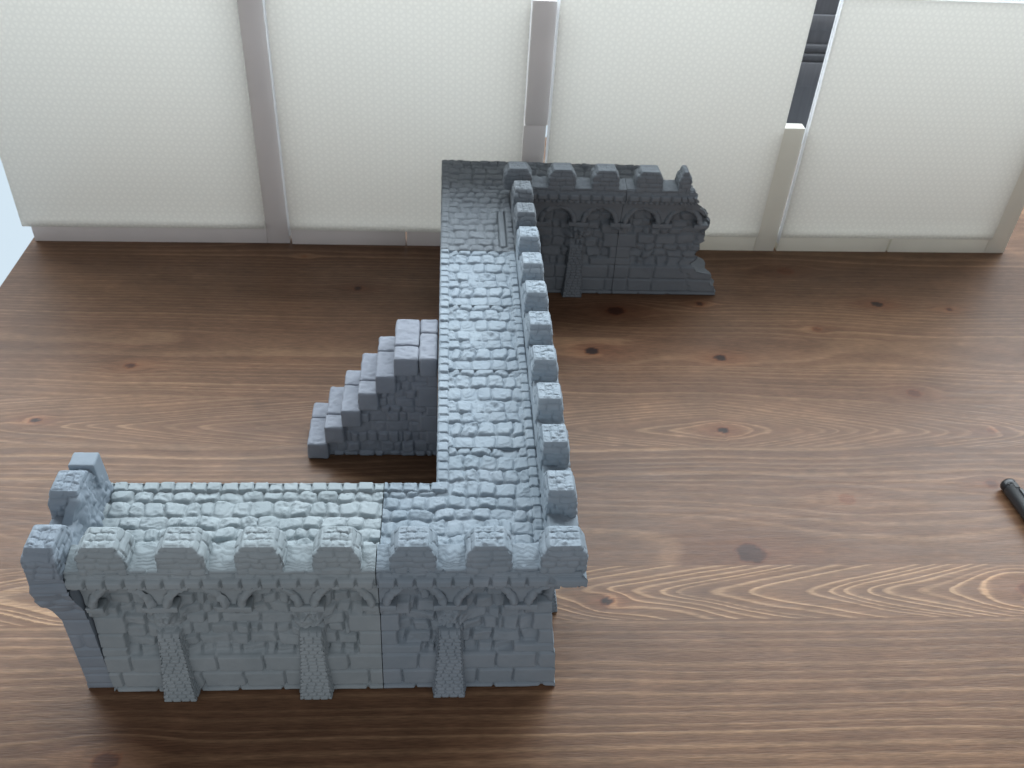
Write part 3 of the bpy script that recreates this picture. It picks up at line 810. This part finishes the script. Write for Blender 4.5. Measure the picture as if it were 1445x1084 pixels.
    m2, nt2, b2 = newmat('stained_pine_edge'); b2.inputs['Roughness'].default_value = .45
    n2 = N(nt2, 'ShaderNodeTexNoise', Scale=60.); r2 = N(nt2, 'ShaderNodeValToRGB')
    r2.color_ramp.elements[0].color = (.09, .045, .026, 1); r2.color_ramp.elements[1].color = (.2, .115, .07, 1)
    nt2.links.new(n2.outputs['Fac'], r2.inputs['Fac']); nt2.links.new(r2.outputs[0], b2.inputs['Base Color'])
    mesh_obj('slab_edge', vv, [(0, 3, 2, 1), (0, 1, 5, 4), (1, 2, 6, 5), (2, 3, 7, 6), (3, 0, 4, 7)], m2, o, False)
table()

# ------------------------------------------------------------------ white printed panels standing behind
def plate_mat(name, turn):
    m = bpy.data.materials.new(name); m.use_nodes = True; nt = m.node_tree; nt.nodes.clear(); L = nt.links.new
    out = N(nt, 'ShaderNodeOutputMaterial'); geo = N(nt, 'ShaderNodeNewGeometry')
    sep = N(nt, 'ShaderNodeSeparateXYZ'); L(geo.outputs['Position'], sep.inputs[0])
    def mth(op, a, b=None):
        k = N(nt, 'ShaderNodeMath', operation=op)
        for i, q in enumerate((a, b)):
            if q is None: continue
            if isinstance(q, (int, float)): k.inputs[i].default_value = q
            else: L(q, k.inputs[i])
        return k.outputs[0]
    f = 2 * math.pi / (.158 * S); acc = None
    for ang in (0, 60, 120):
        a = math.radians(ang + turn)
        ph = mth('ADD', mth('MULTIPLY', sep.outputs['X'], math.cos(a) * f), mth('MULTIPLY', sep.outputs['Z'], math.sin(a) * f))
        w = mth('POWER', mth('ABSOLUTE', mth('COSINE', mth('MULTIPLY', ph, .5))), 6)
        acc = w if acc is None else mth('ADD', acc, w)
    cr = N(nt, 'ShaderNodeValToRGB'); cr.color_ramp.elements[0].position = .2; cr.color_ramp.elements[1].position = 1.9 / 2
    cr.color_ramp.elements[0].color = (.815, .80, .758, 1); cr.color_ramp.elements[1].color = (.765, .75, .712, 1)
    L(acc, cr.inputs['Fac'])
    df = N(nt, 'ShaderNodeBsdfDiffuse'); tr = N(nt, 'ShaderNodeBsdfTranslucent'); gl = N(nt, 'ShaderNodeBsdfGlossy', Roughness=.35)
    L(cr.outputs[0], df.inputs['Color']); L(cr.outputs[0], tr.inputs['Color'])
    mx = N(nt, 'ShaderNodeMixShader'); mx.inputs[0].default_value = .66; L(df.outputs[0], mx.inputs[1]); L(tr.outputs[0], mx.inputs[2])
    m2 = N(nt, 'ShaderNodeMixShader'); m2.inputs[0].default_value = .035; L(mx.outputs[0], m2.inputs[1]); L(gl.outputs[0], m2.inputs[2])
    L(m2.outputs[0], out.inputs['Surface'])
    return m
M_P0 = plate_mat('white_translucent_plastic', 90); M_P1 = plate_mat('white_translucent_plastic_turned', 0)
def strip_mat(name, c, k):
    m = bpy.data.materials.new(name); m.use_nodes = True; nt = m.node_tree; nt.nodes.clear(); L = nt.links.new
    out = N(nt, 'ShaderNodeOutputMaterial')
    n = N(nt, 'ShaderNodeTexNoise', Scale=30., Detail=3.); cr = N(nt, 'ShaderNodeValToRGB')
    cr.color_ramp.elements[0].color = tuple(q * .93 for q in c) + (1,); cr.color_ramp.elements[1].color = tuple(q * 1.05 for q in c) + (1,)
    geo = N(nt, 'ShaderNodeNewGeometry'); L(geo.outputs['Position'], n.inputs['Vector'])
    L(n.outputs['Fac'], cr.inputs['Fac'])
    df = N(nt, 'ShaderNodeBsdfPrincipled', Roughness=.45); tr = N(nt, 'ShaderNodeBsdfTranslucent')
    L(cr.outputs[0], df.inputs['Base Color']); L(cr.outputs[0], tr.inputs['Color'])
    mx = N(nt, 'ShaderNodeMixShader'); mx.inputs[0].default_value = k; L(df.outputs[0], mx.inputs[1]); L(tr.outputs[0], mx.inputs[2])
    L(mx.outputs[0], out.inputs['Surface'])
    return m
M_L = strip_mat('glow_lip_plastic', (.93, .94, .95), .9); M_S0 = strip_mat('warm_white_plastic', (.73, .695, .672), .22); M_S1 = strip_mat('cream_white_plastic', (.76, .74, .67), .30)  # M_L passes the most light, so the panel lips look lit

def bx(c, h, r=.012, seg=None):
    V, F = rbox(c, h, r, 1e3, 0)
    return V, F
def panel(label, x0, x1, zt, yf, strips, mp, ms, skew=0., plate_l=None, glow_lips=0):
    """x0..x1 whole width, plate covers all but the right band and bottom band"""
    t = thing('white_panel', label, 'panel', ((x0 + x1) / 2, yf + .1, 0), 'white panels standing behind the walls')
    px0 = plate_l if plate_l is not None else x0
    def add(name, a, b, y0, y1, z0, z1, mat, r=.02):
        V, F = rbox(((a + b) / 2, (y0 + y1) / 2, (z0 + z1) / 2), ((b - a) / 2, (y1 - y0) / 2, (z1 - z0) / 2), r, 1e3)
        V[:, 1] += (V[:, 0] - x0) * skew
        o = mesh_obj(name, V, F, mat, t); return o
    add('face_plate', px0, x1 - .56, yf, yf + .10, .47, zt, mp, .03)
    for (nm, a, b, z0, z1) in strips: add('edge_strip', a, b, yf + .103, yf + .42, z0, z1, ms, .015)
    if glow_lips:
        add('edge_glow_lip', px0 - .055, px0 - .004, yf + .01, yf + .12, .30, zt, M_L, .01)  # lip added across the gap to stand for the bright light seen there
        if glow_lips > 1: add('edge_glow_lip', px0, x1 - .56, yf + .01, yf + .14, zt + .004, zt + .05, M_L, .01)
    rel(t)
sk = .02
panel('leftmost white panel with fine horizontal texture, behind empty table', -12.0, -5.64, 6.9, 12.78,
      [('b', -12.0, -5.64 - .575, .004, .60), ('r', -5.64 - .57, -5.64, .004, 6.7)], M_P0, M_S0, sk, -12.17)
panel('white panel left of centre directly behind the far end of the paved wall', -5.58, .80, 6.9, 12.87,
      [('b', -5.58, -2.66, .004, .60), ('b', -2.625, .80 - .575, .004, .60), ('r', .25, .80, .004, 3.40), ('r', .275, .83, 3.405, 6.32)], M_P1, M_S0, .012, None, 1)
panel('white panel right of centre with its edge strip missing at the upper right', .88, 7.24, 6.66, 12.92,
      [('b', .88, 7.24 - .565, .004, .60), ('r', 7.24 - .56, 7.24, .004, 3.50)], M_P1, M_S1, .012, None, 2)
panel('rightmost white panel with bare table showing to its right', 7.30, 13.80, 6.66, 13.0,
      [('b', 7.32, 10.40, .004, .60), ('b', 10.45, 13.80 - .575, .004, .60), ('r', 13.23, 13.80, .004, 6.5)], M_P0, M_S1, .02, None, 2)

# ------------------------------------------------------------------ pen
t = thing('pen', 'black pen lying on the table at the right edge', 'pen', (9.6, 3.9, 0))
mb, nt, b = newmat('black_plastic'); b.inputs['Base Color'].default_value = (.012, .013, .015, 1); b.inputs['Roughness'].default_value = .38
nn = N(nt, 'ShaderNodeTexNoise', Scale=400.); bb = N(nt, 'ShaderNodeBump', Strength=.1, Distance=.0003); nt.links.new(nn.outputs['Fac'], bb.inputs['Height']); nt.links.new(bb.outputs[0], b.inputs['Normal'])
mh, nt, b = newmat('hollow_shade'); b.inputs['Base Color'].default_value = (.003, .003, .003, 1)  # near-black colour stands for the shade inside the pen's openings
def lathe(prof, n=40):
    th = np.linspace(0, 2 * np.pi, n, endpoint=False)
    V = np.array([[r * math.cos(a), y, r * math.sin(a)] for (y, r) in prof for a in th])
    m = len(prof); i, j = np.meshgrid(np.arange(m - 1), np.arange(n), indexing='ij'); j2 = (j + 1) % n
    return V, np.stack([i * n + j, i * n + j2, (i + 1) * n + j2, (i + 1) * n + j], -1).reshape(-1, 4)
def place(V):
    a = math.radians(3.5); V = V.copy()
    X = V[:, 0] * math.cos(a) - V[:, 1] * math.sin(a); Y = V[:, 0] * math.sin(a) + V[:, 1] * math.cos(a)
    V[:, 0] = X + 9.46; V[:, 1] = Y + 4.12; V[:, 2] += .152
    return V
V, F = lathe([(0.02, .0), (.02, .09), (.012, .1), (0.045, .118), (.03, .135), (0, .148), (-.12, .15), (-.125, .146), (-.14, .146), (-.145, .15), (-2.4, .15), (-2.9, .13), (-3.35, .05), (-3.5, .015), (-3.5, 0)])
V = place(V); mesh_obj('barrel', V, F, mb, t)
V, F = rbox((.02, -.16, .128), (.05, .09, .03), .02, .02); mesh_obj('slot', place(V), F, mh, t)  # solid black block, painted shade in place of a cut slot
V, F = rbox((-.085, -.11, .112), (.022, .022, .02), .015, .02); mesh_obj('slot', place(V), F, mh, t)  # same black block for the shade in the small hole
V, F = rbox((.045, -.9, .163), (.035, .62, .014), .012, .03); mesh_obj('clip', place(V), F, mb, t)
rel(t)

# ------------------------------------------------------------------ the window behind and the floor
WY = 30.0
def emat(name, c, k):
    m = bpy.data.materials.new(name); m.use_nodes = True; nt = m.node_tree; nt.nodes.clear()
    e = N(nt, 'ShaderNodeEmission', Color=(*c, 1), Strength=k); o = N(nt, 'ShaderNodeOutputMaterial'); nt.links.new(e.outputs[0], o.inputs[0])
    return m
t = thing('window', 'bright window behind the white panels with a grey metal post', 'window', (0, WY, 0))
ME = emat('daylight_through_pane', (.70, .84, .95), .95)
mf, nt, b = newmat('grey_metal'); b.inputs['Roughness'].default_value = .4; b.inputs['Metallic'].default_value = .2
nn = N(nt, 'ShaderNodeTexNoise', Scale=25.); cr = N(nt, 'ShaderNodeValToRGB'); cr.color_ramp.elements[0].color = (.16, .165, .18, 1); cr.color_ramp.elements[1].color = (.24, .245, .26, 1)
nt.links.new(nn.outputs['Fac'], cr.inputs['Fac']); nt.links.new(cr.outputs[0], b.inputs['Base Color'])
V, F = rbox((0, WY + .05, 15), (42, .05, 33), .01, 1e3); mesh_obj('pane', V, F, ME, t)
parts = [rbox((13.5, 29.2, 12), (1.3, .3, 15.3), .05, 1e3)]
parts += [rbox((13.5, 28.85, z_), (1.3, .08, h_), .03, 1e3) for z_, h_ in ((-.9, .5), (-.1, .05), (.25, .08), (1.2, .3))]
V, F = merge(parts); mesh_obj('post', V, F, mf, t)
rel(t)
mg, nt, b = newmat('pale_floor'); b.inputs['Roughness'].default_value = .5
nn = N(nt, 'ShaderNodeTexNoise', Scale=3.); cr = N(nt, 'ShaderNodeValToRGB'); cr.color_ramp.elements[0].color = (.5, .52, .54, 1); cr.color_ramp.elements[1].color = (.58, .6, .62, 1)
nt.links.new(nn.outputs['Fac'], cr.inputs['Fac']); nt.links.new(cr.outputs[0], b.inputs['Base Color'])
o = mesh_obj('floor', [(-60, -60, -18), (60, -60, -18), (60, 30, -18), (-60, 30, -18)], [(0, 1, 2, 3)], mg, None, False); o['kind'] = 'structure'
o['label'] = 'pale floor far below the table edge'; 

# ------------------------------------------------------------------ light
w = bpy.data.worlds.new('World'); scene.world = w; w.use_nodes = True
bg = w.node_tree.nodes['Background']; bg.inputs['Color'].default_value = (.88, .92, 1.0, 1); bg.inputs['Strength'].default_value = .29
def area(name, loc, target, sx, sy, power, c):
    l = bpy.data.lights.new(name, 'AREA'); l.shape = 'RECTANGLE'; l.size = sx * S; l.size_y = sy * S; l.energy = power; l.color = c
    o = bpy.data.objects.new(name, l); col.objects.link(o); o.location = [q * S for q in loc]
    from mathutils import Vector
    d = Vector(target) - Vector(loc); o.rotation_euler = d.to_track_quat('-Z', 'Y').to_euler()
    return o
area('window_light', (1, 28.6, 21), (0, 2, 1), 84, 26, 95., (.86, .94, 1.0))
area('room_fill_light', (-4, -34, 14), (0, 2, 0), 70, 34, 7., (.95, .96, 1.0))  # unseen fill lamp behind the camera, added to brighten the shaded fronts

# ------------------------------------------------------------------ camera
cam = bpy.data.cameras.new('Camera'); co = bpy.data.objects.new('Camera', cam); col.objects.link(co)
from mathutils import Matrix
r_ = (0.99730948, -0.05089399, 0.05275979); u_ = (-0.00886101, 0.63074612, 0.77593867); b_ = (-0.07276864, -0.7743185, 0.62859811)
mw = Matrix(((r_[0], u_[0], b_[0], -1.61766526 * S), (r_[1], u_[1], b_[1], -8.32176656 * S), (r_[2], u_[2], b_[2], 12.68326927 * S), (0, 0, 0, 1)))
co.matrix_world = mw
cam.sensor_fit = 'HORIZONTAL'; cam.sensor_width = 36; cam.lens = 36 * 1313.728 / 1445
cam.clip_start = .02; cam.clip_end = 50
cam.dof.use_dof = True; cam.dof.focus_distance = 13.2 * S; cam.dof.aperture_fstop = 28
scene.camera = co
scene.view_settings.view_transform = 'Standard'; scene.view_settings.look = 'None'
scene.view_settings.exposure = 0; scene.view_settings.gamma = 1
scene.render.engine = 'CYCLES'
scene.cycles.use_denoising = True
scene.cycles.max_bounces = 8; scene.cycles.diffuse_bounces = 4; scene.cycles.transmission_bounces = 4
